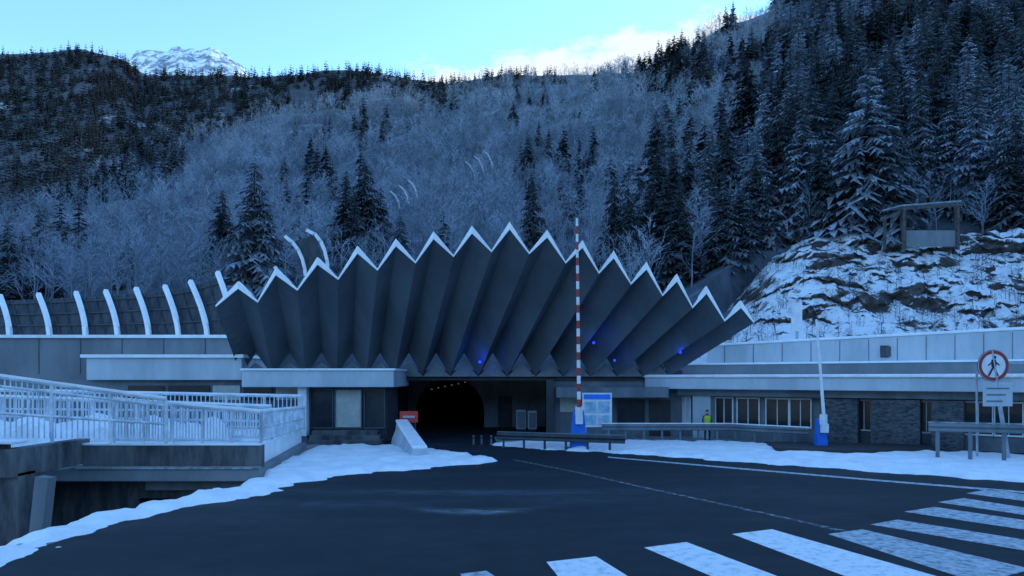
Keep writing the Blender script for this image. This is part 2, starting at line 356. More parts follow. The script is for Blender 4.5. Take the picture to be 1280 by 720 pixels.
def mk_mesh(name,V,Fc,mats,mi=None):
    me=bpy.data.meshes.new(name); n=len(Fc)
    me.vertices.add(len(V)); me.vertices.foreach_set('co',np.asarray(V,np.float32).ravel())
    me.loops.add(n*3); me.loops.foreach_set('vertex_index',np.asarray(Fc,np.int32).ravel())
    me.polygons.add(n); me.polygons.foreach_set('loop_start',np.arange(n,dtype=np.int32)*3)
    for k in mats: me.materials.append(M[k])
    if mi is not None: me.polygons.foreach_set('material_index',mi.astype(np.int32))
    me.update(); me.validate(); return me
def merged(kinds,places,name,mats,label,cat='forest',cm=None):
    Vs=[];Fs=[];Ms=[];o=0
    for vi,(tv,tf,cv,cf) in enumerate(kinds):
        pl=[p for p in places if p[3]%len(kinds)==vi]
        if not pl: continue
        V=np.vstack([tv,cv]); Fc=np.vstack([tf,cf+len(tv)]); mi=np.r_[np.zeros(len(tf)),np.ones(len(cf))*(cm[vi] if cm else 1)]
        n=len(V)
        loc=np.array([p[0] for p in pl]); sc=np.array([p[1] for p in pl]); an=np.array([p[2] for p in pl])
        c,s=np.cos(an),np.sin(an); wid=sc*np.array([p[4] for p in pl])
        X=(V[None,:,0]*c[:,None]-V[None,:,1]*s[:,None])*wid[:,None]; Y=(V[None,:,0]*s[:,None]+V[None,:,1]*c[:,None])*wid[:,None]; Z=V[None,:,2]*sc[:,None]
        A=np.stack([X,Y,Z],2)+loc[:,None,:]
        Vs.append(A.reshape(-1,3)); 
        ff=(Fc[None]+ (np.arange(len(pl))*n)[:,None,None]+o).reshape(-1,3); Fs.append(ff); Ms.append(np.tile(mi,len(pl))); o+=len(pl)*n
    me=mk_mesh(name,np.vstack(Vs),np.vstack(Fs),mats,np.concatenate(Ms))
    ob=bpy.data.objects.new(name,me); col.objects.link(ob); tag(ob,label,cat,'stuff'); return ob
P_b=[];P_c=[]
for i in range(10400):
    px=rng.uniform(-160,1440); t=rng.random()**.75
    f,d0=foot(px); d=d0+(Dmid(px)-d0)*t
    if rng.random()>d/270+.25: continue
    p=mid(px,min(1,t)); cl=noise.fractal(Vector((p.x*.03,p.y*.03,20)),1,2,3)
    if px>900: pc=(.62+cl*.9) if px>960 else .36+cl
    elif px>820: pc=.15+cl*.7
    elif px<230 and t>.7: pc=.35+cl
    else: pc=.02+cl*.25-.02
    if noise.fractal(Vector((p.x*.035,p.y*.035,55)),1,2,3)>.48 and px<900: continue
    big=1.35 if px>960 and t<.85 else .95
    if rng.random()<pc:
        v=int(rng.integers(2)) + (2 if (px<880 or rng.random()<.3+cl*.8) else 0)
        P_c.append(((p.x,p.y,p.z-.2),rng.uniform(.6,1.2)*big,rng.random()*6.28,v,rng.uniform(.85,1.2),d))
    else: P_b.append(((p.x,p.y,p.z-.2),rng.uniform(.6,1.05)*(.8 if px>900 else 1),rng.random()*6.28,int(rng.integers(12)),rng.uniform(.9,1.3),d))
for px,t,s in [(278,.20,.98),(318,.012,1.12),(336,.03,.8),(300,.02,.7),(50,.12,.9),(10,.06,.75),(28,.1,.7),(432,.15,1.15),(455,.14,1.3),(442,.08,1.0),(476,.16,1.0),(418,.1,.8),(500,.03,.75),(660,.55,1.2),(820,.5,1.6),(815,.1,.9),(790,.08,.8),(835,.09,1.0),(935,.35,1.6),(880,.9,.9),(1060,.3,1.7),(1130,.15,1.3),(1270,.02,1.1),(1250,.05,1.0),(960,.05,1.1),(990,.12,1.3),(1020,.06,1.2),(1040,.2,1.4),(1090,.22,1.4),(160,.18,.6),(850,.05,.9),(905,.02,.7),(925,.01,.6),(945,.02,.8)]:
    p=mid(px,t); f,d0=foot(px); P_c.append(((p.x,p.y,p.z-.2),s,px,3 if px%2 else 2,1.25,-1))
cms={'fir_tree':['needle','needle','needledark','needledark'],'bare_tree':['frost']*4}
for nm,L,kinds,low,mats,cat,lab,grp,cap in (('fir_tree',P_c,confs,confL,('bark','needle','needledark'),'fir tree','dark snow dusted fir tree on the hillside','fir trees on the hillside',290),('bare_tree',P_b,bares,bareL,('twig','frost'),'tree','frosted leafless tree on the snowy slope','bare trees on the hillside',295)):
    L.sort(key=lambda p:p[5]/p[1]); ind,rest=L[:cap],L[cap:]
    tm=[];cm=[];wm=[]
    for (tv,tf,cv,cf),ck in zip(kinds,cms[nm]):
        tm.append(mk_mesh(nm+'_trunk',tv,tf,[mats[0]])); cm.append(mk_mesh(nm+'_crown',cv,cf,[ck]))
        wm.append(mk_mesh(nm,np.vstack([tv,cv]),np.vstack([tf,cf+len(tv)]),[mats[0],ck],np.r_[np.zeros(len(tf)),np.ones(len(cf))]))
    for i,(loc,s,an,v,w,d) in enumerate(ind):
        v%=len(kinds)
        if i<90:
            e=bpy.data.objects.new(nm,None); e.location=loc; e.scale=(s*w,s*w,s); e.rotation_euler=(0,0,an); col.objects.link(e); tag(e,lab,cat,None,grp)
            for pn,me in(('trunk',tm[v]),('crown',cm[v])):
                o=bpy.data.objects.new(pn,me); o.parent=e; col.objects.link(o)
        else:
            o=bpy.data.objects.new(nm,wm[v]); o.location=loc; o.scale=(s*w,s*w,s); o.rotation_euler=(0,0,an); col.objects.link(o); tag(o,lab,cat,None,grp)
    merged(low,rest,'forest' ,mats,'dense mass of '+('snow dusted fir trees' if nm=='fir_tree' else 'frosted bare trees')+' covering the slope',cm=[mats.index(k) for k in cms[nm]])
PF=[]
for i in range(7000):
    px=rng.uniform(-150,800); t=rng.random()**.7; p=far(px,t)
    if noise.fractal(Vector((p.x*.012,p.y*.012,5)),1,2,3)>.42: continue
    PF.append(((p.x,p.y,p.z-.5),rng.uniform(.7,1.25),rng.random()*6.28,int(rng.integers(12)),rng.uniform(.9,1.3),0))
merged(confF,PF,'forest',('bark','needlefar'),'dark conifer forest on the distant mountain')
PS=[]
for i in range(520):
    px=rng.uniform(870,1400); t=rng.random(); p=bank(px,t)
    PS.append(((p.x,p.y,p.z-.1),rng.uniform(.07,.2),rng.random()*6.28,int(rng.integers(12)),rng.uniform(1,1.6),0))
merged(bareL,PS,'brush',('bark','bark'),'thin leafless brush growing on the rocky bank','brush')
# ---------------------------------------------------------------- canopy
peaks=[(298,361),(345,344),(397,331),(447,317),(495,308),(542,299),(590,292),(637,287),(684,297),(728,310),(767,323),(808,337),(846,352),(883,367),(926,385)]
rear=[320,362,402,440,475,511,545,580,616,652,687,721,755,788,820]
n=len(peaks)
def dfront(i): return 31.5+2.0*((i-7)/7.5)**2
Fp=[W(peaks[i][0],peaks[i][1],dfront(i)) for i in range(n)]
vx=[(270,384)]+[((peaks[i][0]+peaks[i+1][0])/2+1,(peaks[i][1]+peaks[i+1][1])/2+26) for i in range(n-1)]+[(942,404)]
Vp=[W(vx[i][0],vx[i][1],dfront(i-.5)+.4) for i in range(n+1)]
Rp=[W(rear[i],441,37.1) for i in range(n)]
rv=[rear[0]-19]+[(rear[i]+rear[i+1])/2 for i in range(n-1)]+[rear[-1]+17]
Qp=[W(rv[i],470,36.9) for i in range(n+1)]
can=thing('tunnel_canopy',(-2,33,3.4),'pleated concrete canopy fanning over the tunnel mouth, white edges','canopy')
up=Vector((0,0,.2)); NS=10
for i in range(n):
    mb=MB()
    for a,b,c,d in ((Vp[i],Fp[i],Rp[i],Qp[i]),(Fp[i],Vp[i+1],Qp[i+1],Rp[i])):
        vs=[]
        for k in range(NS+1):
            t=k/NS; l_=a.lerp(d,t); r_=b.lerp(c,t); vs+=[l_,l_.lerp(r_,.5),r_,l_+up,l_.lerp(r_,.5)+up,r_+up]
        fs=[(0,1,4,3),(1,2,5,4)]
        for k in range(NS):
            o=6*k; fs+=[(o,o+6,o+7,o+1),(o+1,o+7,o+8,o+2),(o+3,o+4,o+10,o+9),(o+4,o+5,o+11,o+10),(o,o+3,o+9,o+6),(o+2,o+8,o+11,o+5)]
        o=6*NS; fs+=[(o,o+3,o+4,o+1),(o+1,o+4,o+5,o+2)]
        mb.add(vs,fs)
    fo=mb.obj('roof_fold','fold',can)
    mb=MB(); fw=Vector((0,-.06,0)); bk=Vector((0,.25,0)); dn=Vector((0,0,.0)); u2=Vector((0,0,.10)); u3=Vector((0,0,.36))
    for a,b,ua,ub in ((Vp[i],Fp[i],u2,u3),(Fp[i],Vp[i+1],u3,u2)):
        mb.add([a+fw+dn,b+fw+dn,b+bk+dn,a+bk+dn,a+fw+ua,b+fw+ub,b+bk+ub,a+bk+ua],[(3,2,1,0),(4,5,6,7),(0,1,5,4),(1,2,6,5),(2,3,7,6),(3,0,4,7)])
    e=mb.obj('edge_trim','edge'); sub(e,fo)
mb=MB()
for i in range(n):
    a=Qp[i]+Vector((0,.05,0)); b=Rp[i]+Vector((0,-.2,0)); c=Qp[i+1]+Vector((0,.05,0)); a.z=c.z=Qp[i].z-.03; b.z-=.55
    mb.add([a,b,c,a+Vector((0,.3,0)),b+Vector((0,.3,0)),c+Vector((0,.3,0))],[(0,1,2),(5,4,3),(0,3,4,1),(1,4,5,2)])
port=thing('tunnel_portal',(-2,37,0),'dark concrete tunnel portal with saw tooth lintel','tunnel')
mb.obj('lintel_tooth_band','tooth',port)
xl,xr=-6.7,2.15
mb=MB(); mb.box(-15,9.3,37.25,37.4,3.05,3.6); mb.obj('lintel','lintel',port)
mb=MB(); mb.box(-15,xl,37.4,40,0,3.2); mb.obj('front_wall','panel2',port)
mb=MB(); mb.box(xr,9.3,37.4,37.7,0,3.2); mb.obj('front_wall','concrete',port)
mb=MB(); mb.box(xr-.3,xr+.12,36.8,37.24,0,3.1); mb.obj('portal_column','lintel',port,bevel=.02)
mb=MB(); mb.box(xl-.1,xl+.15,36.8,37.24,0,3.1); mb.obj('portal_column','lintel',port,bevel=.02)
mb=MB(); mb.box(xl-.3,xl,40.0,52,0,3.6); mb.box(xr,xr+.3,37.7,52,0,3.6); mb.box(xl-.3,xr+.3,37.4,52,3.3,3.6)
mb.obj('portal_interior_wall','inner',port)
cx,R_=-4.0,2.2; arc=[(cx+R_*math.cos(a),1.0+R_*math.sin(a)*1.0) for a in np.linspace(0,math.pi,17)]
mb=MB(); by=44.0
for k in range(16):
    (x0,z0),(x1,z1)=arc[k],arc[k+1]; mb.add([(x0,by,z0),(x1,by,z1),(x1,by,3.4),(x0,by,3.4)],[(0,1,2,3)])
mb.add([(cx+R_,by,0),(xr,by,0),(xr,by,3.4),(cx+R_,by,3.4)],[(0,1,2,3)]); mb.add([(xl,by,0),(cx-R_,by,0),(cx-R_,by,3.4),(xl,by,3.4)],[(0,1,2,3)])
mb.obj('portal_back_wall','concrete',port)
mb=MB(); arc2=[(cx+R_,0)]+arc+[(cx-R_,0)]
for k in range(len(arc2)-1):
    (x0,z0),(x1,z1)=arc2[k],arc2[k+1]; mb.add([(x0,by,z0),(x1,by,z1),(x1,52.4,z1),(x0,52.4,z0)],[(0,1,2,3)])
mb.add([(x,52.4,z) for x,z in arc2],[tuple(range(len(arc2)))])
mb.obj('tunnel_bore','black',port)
mb=MB(); mb.box(-.9,.0,by-.06,by-.01,0,2.0); mb.obj('service_door','lintel',port)
for x0,x1,h_ in ((.25,.85,1.25),(.95,1.5,1.2)):
    e=thing('utility_cabinet',(x0,41,0),'pale grey metal cabinet standing inside the tunnel mouth','cabinet','cabinets inside the tunnel mouth')
    mb=MB(); mb.box(x0,x1,41,41.5,.1,h_); mb.obj('body','panel',e,bevel=.05)
    mb=MB(); mb.box(x0+.06,x1-.06,40.97,41,.18,h_-.1); mb.obj('door','panel2',e,bevel=.01)
    mb=MB(); mb.box(x0+.03,x1-.03,41.05,41.45,0,.1); mb.obj('plinth','lintel',e)
def lamp(px,py,d,key,colr,power,label,name='blue_lamp'):
    p=W(px,py,d); e=thing(name,p,label,'lamp')
    mb=MB(); mb.tube(p+Vector((0,.12,0)),p+Vector((0,-.05,-.02)),.04,.06,10); mb.obj('lamp_housing','dsteel',e)
    mb=MB(); mb.tube(p+Vector((0,-.05,-.02)),p+Vector((0,-.08,-.03)),.07,.06,10); mb.obj('lens',key,e)
    l=bpy.data.lights.new(name,'POINT'); l.energy=power; l.color=colr; l.shadow_soft_size=.15
    o=bpy.data.objects.new('bulb',l); o.location=Vector((0,-.2,0)); o.parent=e; col.objects.link(o)
lamp(600,452,36.0,'blueglow',(.01,.07,1),26,'lit blue lamp under the canopy folds')
lamp(742,428,34.9,'blueglow',(.01,.07,1),18,'lit blue lamp under the canopy folds')
lamp(768,450,35.8,'blueglow',(.01,.07,1),10,'lit blue lamp under the canopy folds')
lamp(850,440,35.3,'blueglow',(.01,.07,1),10,'lit blue lamp under the canopy folds')
e=thing('signal_gantry',(-3.8,42,3),'row of dim red lights hanging in the tunnel mouth','signal')
mb=MB(); mb.beam((-5.2,43,2.45),(-2.9,43,2.95),.08,.1); mb.tube((-5.1,43,2.5),(-5.1,43,3.3),.03); mb.tube((-3,43,2.95),(-3,43,3.3),.03); mb.obj('gantry_bar','black',e)
mb=MB()
for k in range(6):
    x=-5.1+k*.42; z=2.47+k*.088; mb.box(x,x+.1,42.9,42.94,z-.04,z+.03)
mb.obj('red_light_row','redglow',e)
# ---------------------------------------------------------------- left buildings
lb=thing('service_building',(-20,38,0),'long grey concrete service building with flat roof','building')
def sbox(mb,px0,px1,pt,pb,d,dep,mi=0):
    a=W(px0,pb,d);b=W(px1,pt,d); mb.box(a.x,b.x,d,d+dep,min(a.z,b.z),max(a.z,b.z),mi)
a=W(-200,420,40);b=W(292,420,40)
mb=MB(); mb.box(a.x,b.x,40,44,0,a.z-.12); mb.obj('wall','panel2',lb)
mb=MB(); mb.box(a.x,b.x+.15,39.8,44.2,a.z-.12,a.z+.06); mb.obj('roof','snow',lb)
for px in range(-160,290,52):
    mb=MB(); q=W(px,430,39.98); mb.box(q.x,q.x+.04,39.97,40,3.4,a.z-.15); mb.obj('panel_joint','dsteel',lb)
an=thing('annex_building',(-17,36,0),'low pale annex with strip windows and flat roof','building')
mb=MB(); sbox(mb,108,302,447,475,36.2,4); mb.obj('upper_wall','panel',an,bevel=.02)
mb=MB(); sbox(mb,60,390,475,552,36.6,4); mb.obj('wall','concrete',an)
for x0,x1,k in [(160,205,'glass'),(210,262,'glass'),(266,300,'blind'),(304,340,'glass'),(345,372,'blind')]:
    mb=MB(); sbox(mb,x0,x1,482,500,36.5,.08); wn=mb.obj('window',k,an)
mb=MB(); sbox(mb,100,304,443,447,36.0,4.3); mb.obj('roof','snow',an)
of=thing('control_office',(-9,34,0),'low control office with deep pale fascia and dark windows','building')
mb=MB(); sbox(mb,302,492,463,484,33.2,5); mb.obj('roof','panel',of,bevel=.03)
mb=MB(); sbox(mb,300,494,460.5,463,33.1,5.2); mb.obj('roof_snow','snow',of)
mb=MB(); sbox(mb,384,484,484,556,34.2,3); mb.obj('wall','lintel',of)
for x0,x1,k in [(389,415,'glass'),(419,451,'blind'),(456,480,'glass')]:
    mb=MB(); sbox(mb,x0,x1,487,534,34.12,.06); w_=mb.obj('window',k,of)
    mb=MB(); 
    for a_,b_,c_,d_ in((x0-1.5,x1+1.5,485.5,487.5),(x0-1.5,x1+1.5,534,536),(x0-1.5,x0,487.5,534),(x1,x1+1.5,487.5,534)): sbox(mb,a_,b_,c_,d_,34.04,.1)
    f_=mb.obj('frame','dsteel'); sub(f_,w_)
mb=MB(); sbox(mb,372,383,484,545,33.6,.5); mb.obj('corner_pier','white',of)
mb=MB(); mb.box(-9.8,-6.2,32.6,34.2,.0,.2); mb.box(-9.8,-6.4,33,34.2,.2,.4); mb.box(-9.8,-6.6,33.4,34.2,.4,.6); mb.obj('entrance_steps','darkcon',of)
# ---------------------------------------------------------------- ribbed barrier at left
rb=thing('rockfall_barrier',(-22,43,5),'dark rockfall barrier with curved white ribs above the roof','barrier')
ribs=[(-30,-42,372),(12,0,370),(62,48,368),(107,95,366),(147,132,364),(186,170,361),(223,206,358),(259,238,352),(292,272,341)]
rt=[W(b[1],b[2]+6,44.2) for b in ribs]; rbb=[W(b[0],421,43.2) for b in ribs]
mb=MB()
for i in range(len(ribs)-1):
    mb.hexa([rbb[i],rbb[i+1],rbb[i+1]+Vector((0,.1,0)),rbb[i]+Vector((0,.1,0))],[rt[i],rt[i+1],rt[i+1]+Vector((0,.1,0)),rt[i]+Vector((0,.1,0))])
mb.obj('netting','mesh',rb)
for i in range(len(ribs)-1):
    for tt in (.3,.6,.9):
        mb=MB(); p=rbb[i].lerp(rt[i],tt); q=rbb[i+1].lerp(rt[i+1],tt); mb.beam(p+Vector((0,-.1,0)),q+Vector((0,-.1,0)),.07,.07); mb.obj('cross_rail','dsteel',rb)
    for tt in (.33,.66):
        mb=MB(); p=rbb[i].lerp(rbb[i+1],tt); q=rt[i].lerp(rt[i+1],tt); mb.beam(p+Vector((0,-.1,0)),q+Vector((0,-.1,0)),.06,.06); mb.obj('upright','dsteel',rb)
def rib(mb,pts,w,h):
    for a,b in zip(pts[:-1],pts[1:]): mb.beam(a,b+(b-a)*.08,w,h)
for i,(b0,b1,ty) in enumerate(ribs):
    pts=[]
    for k in range(10):
        t=k/9; px=b0+(b1-b0)*(t**1.4)+ 1.0*math.sin(t*math.pi); py=421+(ty-421)*t
        pts.append(W(px,py,43.0+1.0*t*t))
    mb=MB(); rib(mb,pts,.24,.26); mb.obj('rib','edge',rb)
hb=thing('avalanche_barrier',W(385,335,60),'curved white barrier ribs climbing the wooded slope','barrier')
for pts3 in ([(382,345),(381,336),(378,324),(373,313),(366,303),(357,296)],[(410,338),(409,327),(406,314),(401,302),(394,293),(384,288)],[(350,350),(348,342),(344,334)]):
    mb=MB(); rib(mb,[W(x,y,53) for x,y in pts3],.22,.24); mb.obj('rib','edge',hb)
mb=MB(); mb.hexa([W(381,346,53.4),W(409,339,53.4),W(409,339,53.5),W(381,346,53.5)],[W(366,302,53.4),W(393,294,53.4),W(393,294,53.5),W(366,302,53.5)]); mb.obj('netting','mesh',hb)
for (x,y,d) in ((500,243,124),(594,206,155)):
    hb=thing('avalanche_barrier',W(x,y,d),'snow covered steel avalanche ribs between bare trees','barrier')
    for k in range(3):
        x0=x-12+k*11; y0=y-4-k*7
        mb=MB(); rib(mb,[W(x0,y0,d),W(x0+6,y0+5,d-.5),W(x0+10,y0+13,d-1),W(x0+12,y0+22,d-1.5)],.22,.22); mb.obj('rib','steel',hb)
sh=thing('wooden_shelter',W(1150,300,63),'dark open wooden shelter with flat snowy roof on the bank','shelter')
d=60
for px in (1130,1197):
    mb=MB(); mb.beam(W(px,312,d),W(px,260,d),.24,.24); mb.obj('post','wood',sh)
    mb=MB(); mb.beam(W(px-3,312,d+2.6),W(px-3,258,d+2.6),.2,.2); mb.obj('post','wood',sh)
mb=MB(); mb.beam(W(1106,312,d+1),W(1106,272,d+1),.2,.2); mb.obj('post','wood',sh)
mb=MB(); mb.beam(W(1126,261,d),W(1202,256,d),.22,.24); mb.beam(W(1100,276,d+.1),W(1130,262,d+.1),.2,.2); mb.obj('roof_beam','wood',sh)
a=W(1126,258,d-.2); b=W(1202,252,d-.2)
mb=MB(); mb.hexa([a,b,b+Vector((0,3,.3)),a+Vector((0,3,.3))],[a+Vector((0,0,.14)),b+Vector((0,0,.14)),b+Vector((0,3,.44)),a+Vector((0,3,.44))]); mb.obj('roof','slush',sh)
mb=MB(); sbox(mb,1133,1195,288,308,d+.1,.12); mb.obj('side_panel','panel2',sh)
# ---------------------------------------------------------------- right building
A=Vector((8.7,38,0)); B=Vector((27,25,0)); AB=(B-A).normalized(); NN=Vector((AB.y,-AB.x,0))
if NN.y>0: NN=-NN
B=B+AB*3
def on(px,off=0.0):
    k=(px-640)/F; P0=A+NN*off; s=(k*P0.y-P0.x)/(AB.x-k*AB.y); return P0+AB*s
def strip(mb,px0,px1,z0,z1,off0,off1,mi=0,rise=0):
    a=on(px0,off1); b=on(px1,off1) if px1<1390 else B+NN*off1
    sh_=NN*(off0-off1)
    q=[a,b,b+sh_,a+sh_]; ex=[0,rise,rise,0]
    lo=[p+Vector((0,0,z0)) for p in q]
    if rise and z1-z0<.3: lo=[p+Vector((0,0,e_)) for p,e_ in zip(lo,ex)]
    mb.hexa(lo,[p+Vector((0,0,z1+e_)) for p,e_ in zip(q,ex)],mi)
rbd=thing('roadside_building',(16,36,0),'long low building with pale fascia and stone piers','building')
mb=MB(); strip(mb,848,1400,0,2.6,-6,0); mb.obj('wall','concrete',rbd)
mb=MB(); strip(mb,806,1400,2.6,3.2,-6,1.6); mb.obj('fascia','panel',rbd,bevel=.03)
mb=MB(); strip(mb,804,1400,3.2,3.36,-6,1.75); mb.obj('roof','snow',rbd,bevel=.05)
mb=MB(); strip(mb,830,1400,3.36,3.9,-6.5,-.9); mb.obj('upper_band','panel2',rbd)
mb=MB(); strip(mb,828,1400,3.9,4.0,-6.5,-.8); mb.obj('upper_band_snow','snow',rbd,bevel=.03)
mb=MB(); strip(mb,846,1400,2.25,2.6,.0,.9); mb.obj('soffit_beam','concrete',rbd)
mb=MB(); strip(mb,884,1400,4.0,5.0,-7,-2.6,rise=.6); mb.obj('parapet_wall','panel',rbd)
mb=MB(); strip(mb,882,1400,5.0,5.14,-7.1,-2.5,rise=.6); mb.obj('parapet_snow','snow',rbd,bevel=.04)
for px in range(905,1390,36):
    mb=MB(); strip(mb,px,px+1.2,4.02,4.98+max(0,(px-884)/520)*.4,-2.6,-2.585); mb.obj('panel_joint','panel2',rbd)
for x0,x1,k in [(852,862,'panel'),(895,915,'glass'),(922,948,'glass'),(958,985,'glass'),(988,1013,'glass'),(1072,1088,'glass'),(1152,1164,'glass'),(1206,1240,'glass'),(1244,1278,'glass'),(1290,1330,'glass')]:
    mb=MB(); strip(mb,x0,x1,.75,2.1,.02,.06); w_=mb.obj('window',k,rbd)
    mb=MB(); 
    strip(mb,x0-1.5,x1+1.5,.68,.75,.02,.12); strip(mb,x0-1.5,x1+1.5,2.1,2.17,.02,.12); strip(mb,x0-1.5,x0,.75,2.1,.02,.12); strip(mb,x1,x1+1.5,.75,2.1,.02,.12)
    mid_=(x0+x1)/2; strip(mb,mid_-.5,mid_+.5,.75,2.1,.065,.1)
    f_=mb.obj('frame','white'); sub(f_,w_)
for x0,x1 in [(1030,1072),(1088,1150),(1164,1205)]:
    mb=MB(); strip(mb,x0,x1,0,2.2,.05,1.0)
    mb.obj('stone_pier','stone',rbd,bevel=.04)
mb=MB(); strip(mb,866,888,0,2.24,.0,.7); mb.obj('corner_pier','panel',rbd)
for x0,x1,y0,y1,k in [(772,806,500,534,'glass'),(812,838,500,546,'blackp'),(700,722,497,515,'blind')]:
    mb=MB(); sbox(mb,x0,x1,y0,y1,37.3,.08); mb.obj('window',k,port)
mb=MB(); sbox(mb,696,836,484,497,35.8,1.44); mb.obj('canopy_eave','concrete',port,bevel=.02)
e=thing('roof_sign',W(996,415,36.5),'blank white upright sign panel above the parapet','sign')
mb=MB(); sbox(mb,990,1003,378,414,37.5,.15); mb.obj('sign_panel','white',e,bevel=.02)
mb=MB(); sbox(mb,995,998,414,440,37.55,.06); mb.obj('post','steel',e)
e=thing('roof_sign',W(1107,440,35.5),'small square framed sign on the parapet wall','sign')
a=on(1107,-2.5); mb=MB(); mb.box(a.x-.22,a.x+.22,a.y-.08,a.y,4.25,4.75); mb.obj('sign_panel','darkcon',e); mb=MB(); mb.box(a.x-.26,a.x+.26,a.y,a.y+.02,4.2,4.8); mb.obj('frame','dsteel',e)
e=thing('information_board',(3.6,34,0),'white and blue information board on two legs','sign')
mb=MB(); sbox(mb,728,765,491,534,34,.12); mb.obj('board','white',e,bevel=.02)
mb=MB(); sbox(mb,730,763,493,499,33.95,.04); mb.obj('header','blue',e)
for q in ((731,745,502,516),(748,762,502,516),(731,745,519,531),(748,762,519,531)):
    mb=MB(); sbox(mb,*q,33.95,.04); mb.obj('poster','lblue',e)
for q in ((731,733),(760,762)):
    mb=MB(); sbox(mb,q[0],q[1],534,552,34.02,.08); mb.obj('leg','steel',e)
# ---------------------------------------------------------------- footbridge and railings at left
fb=thing('footbridge',(-16,24,0),'stained concrete footbridge deck with abutment over the drop','bridge')
mb=MB(); mb.prism([(-30,21.8),(-8.05,21.8),(-8.1,22.6),(-9.3,30.9),(-30,30.9)],-.12,.28); mb.obj('deck','panel2',fb,bevel=.03)
mb=MB(); mb.box(-13.9,-8.15,22.1,22.5,.28,1.0); mb.obj('parapet','darkcon',fb,bevel=.02)
mb=MB(); mb.box(-30,-14.3,19.0,19.5,.55,1.35);  mb.box(-14.3,-13.9,19.0,22.5,.4,1.2); mb.obj('parapet','darkcon',fb,bevel=.02)
mb=MB(); mb.box(-30,-8.2,23.2,24,-4,-.12); mb.obj('abutment','darkcon',fb)
mb=MB(); mb.box(-30,-13.9,19.2,19.9,-4,.5); mb.obj('abutment_wall','darkcon',fb)
mb=MB(); mb.box(-12.6,-10.4,23.1,23.2,-1.9,-.9); mb.obj('painted_recess','black',fb)  # black slab on the wall face, painting the shade of a recess
mb=MB(); mb.box(-12.2,-8.1,22.7,23.2,-.55,-.12); mb.obj('cross_beam','concrete',fb,bevel=.02)
mb=MB(); mb.beam((-13.2,18.6,-4),(-12.7,18.6,.5),.35,.35); mb.obj('pillar','panel2',fb)
mb=MB(); mb.box(-30,-13.85,18.9,19.55,1.35,1.43); mb.obj('parapet_snow','snow',fb,bevel=.02)
mb=MB(); mb.box(-13.9,-8.15,22.05,22.55,1.0,1.07); mb.obj('parapet_snow','snow',fb,bevel=.02)
mb=MB(); mb.box(-13.9,-8.1,21.72,22.05,.285,.34); mb.obj('deck_edge_snow','slush',fb)
def railing(p0,p1,h0,h1,nb,label,posts=5,rails=(1.0,.08),snow=False,mk='frostrail',br=.022):
    p0=Vector(p0);p1=Vector(p1)
    e=thing('railing',p0,label,'railing')
    for k in range(posts+1):
        p=p0.lerp(p1,k/posts); h=h0+(h1-h0)*k/posts; mb=MB(); mb.tube(p,p+Vector((0,0,h)),.05,n=8); mb.obj('post',mk,e)
    for r in rails:
        mb=MB(); mb.tube(p0+Vector((0,0,h0*r)),p1+Vector((0,0,h1*r)),.045 if r<1 else .06,n=8); mb.obj('rail',mk,e)
    for k in range(nb):
        mb=MB(); p=p0.lerp(p1,(k+.5)/nb); h=h0+(h1-h0)*(k+.5)/nb; mb.tube(p+Vector((0,0,h*.08)),p+Vector((0,0,h)),br,n=5); mb.obj('baluster',mk,e)
    if snow:
        mb=MB(); mb.beam(p0+Vector((0,0,h0+.06)),p1+Vector((0,0,h1+.06)),.14,.07); mb.obj('snow_cap','snow',e)
    return e
railing((-13.0,22.3,1.07),(-8.2,22.3,1.07),1.4,1.0,48,'frosted steel railing with thin bars on the footbridge',5,snow=True)
railing((-8.2,22.3,1.07),(-9.3,30.5,.9),1.0,.95,44,'frosted steel railing with thin bars on the footbridge',5,(1.0,.5,.08),snow=True)
railing((-22,19.2,1.4),(-11.0,21.7,1.1),2.85,1.4,74,'sloping double handrail with bars beside the ramp',7,(1.0,.86,.45),snow=True)
railing((-24,25.5,.9),(-9.0,25.5,.9),1.75,1.2,90,'rear frosted railing lined with snow',9,(1.0,.55,.08),snow=True)
railing((-24,29,.9),(-9.4,30.5,.9),1.8,1.45,80,'rear frosted railing lined with snow',9,(1.0,.55,.08),snow=True)
mb=MB(); mb.prism([(-30,22.7),(-8.4,22.7),(-9.5,30.8),(-30,30.8)],.285,.9); mb.obj('snow_bank','snow',label='deep snow lying on the footbridge deck',cat='snow',kind='structure')
snowbank('snow_bank',[(-24,23.2),(-11,23.2),(-10.5,25),(-12,27),(-24,27)],.75,.9,.2,'heap of snow behind the bridge railing',namp=.5,nsc=.8,zb=.9)
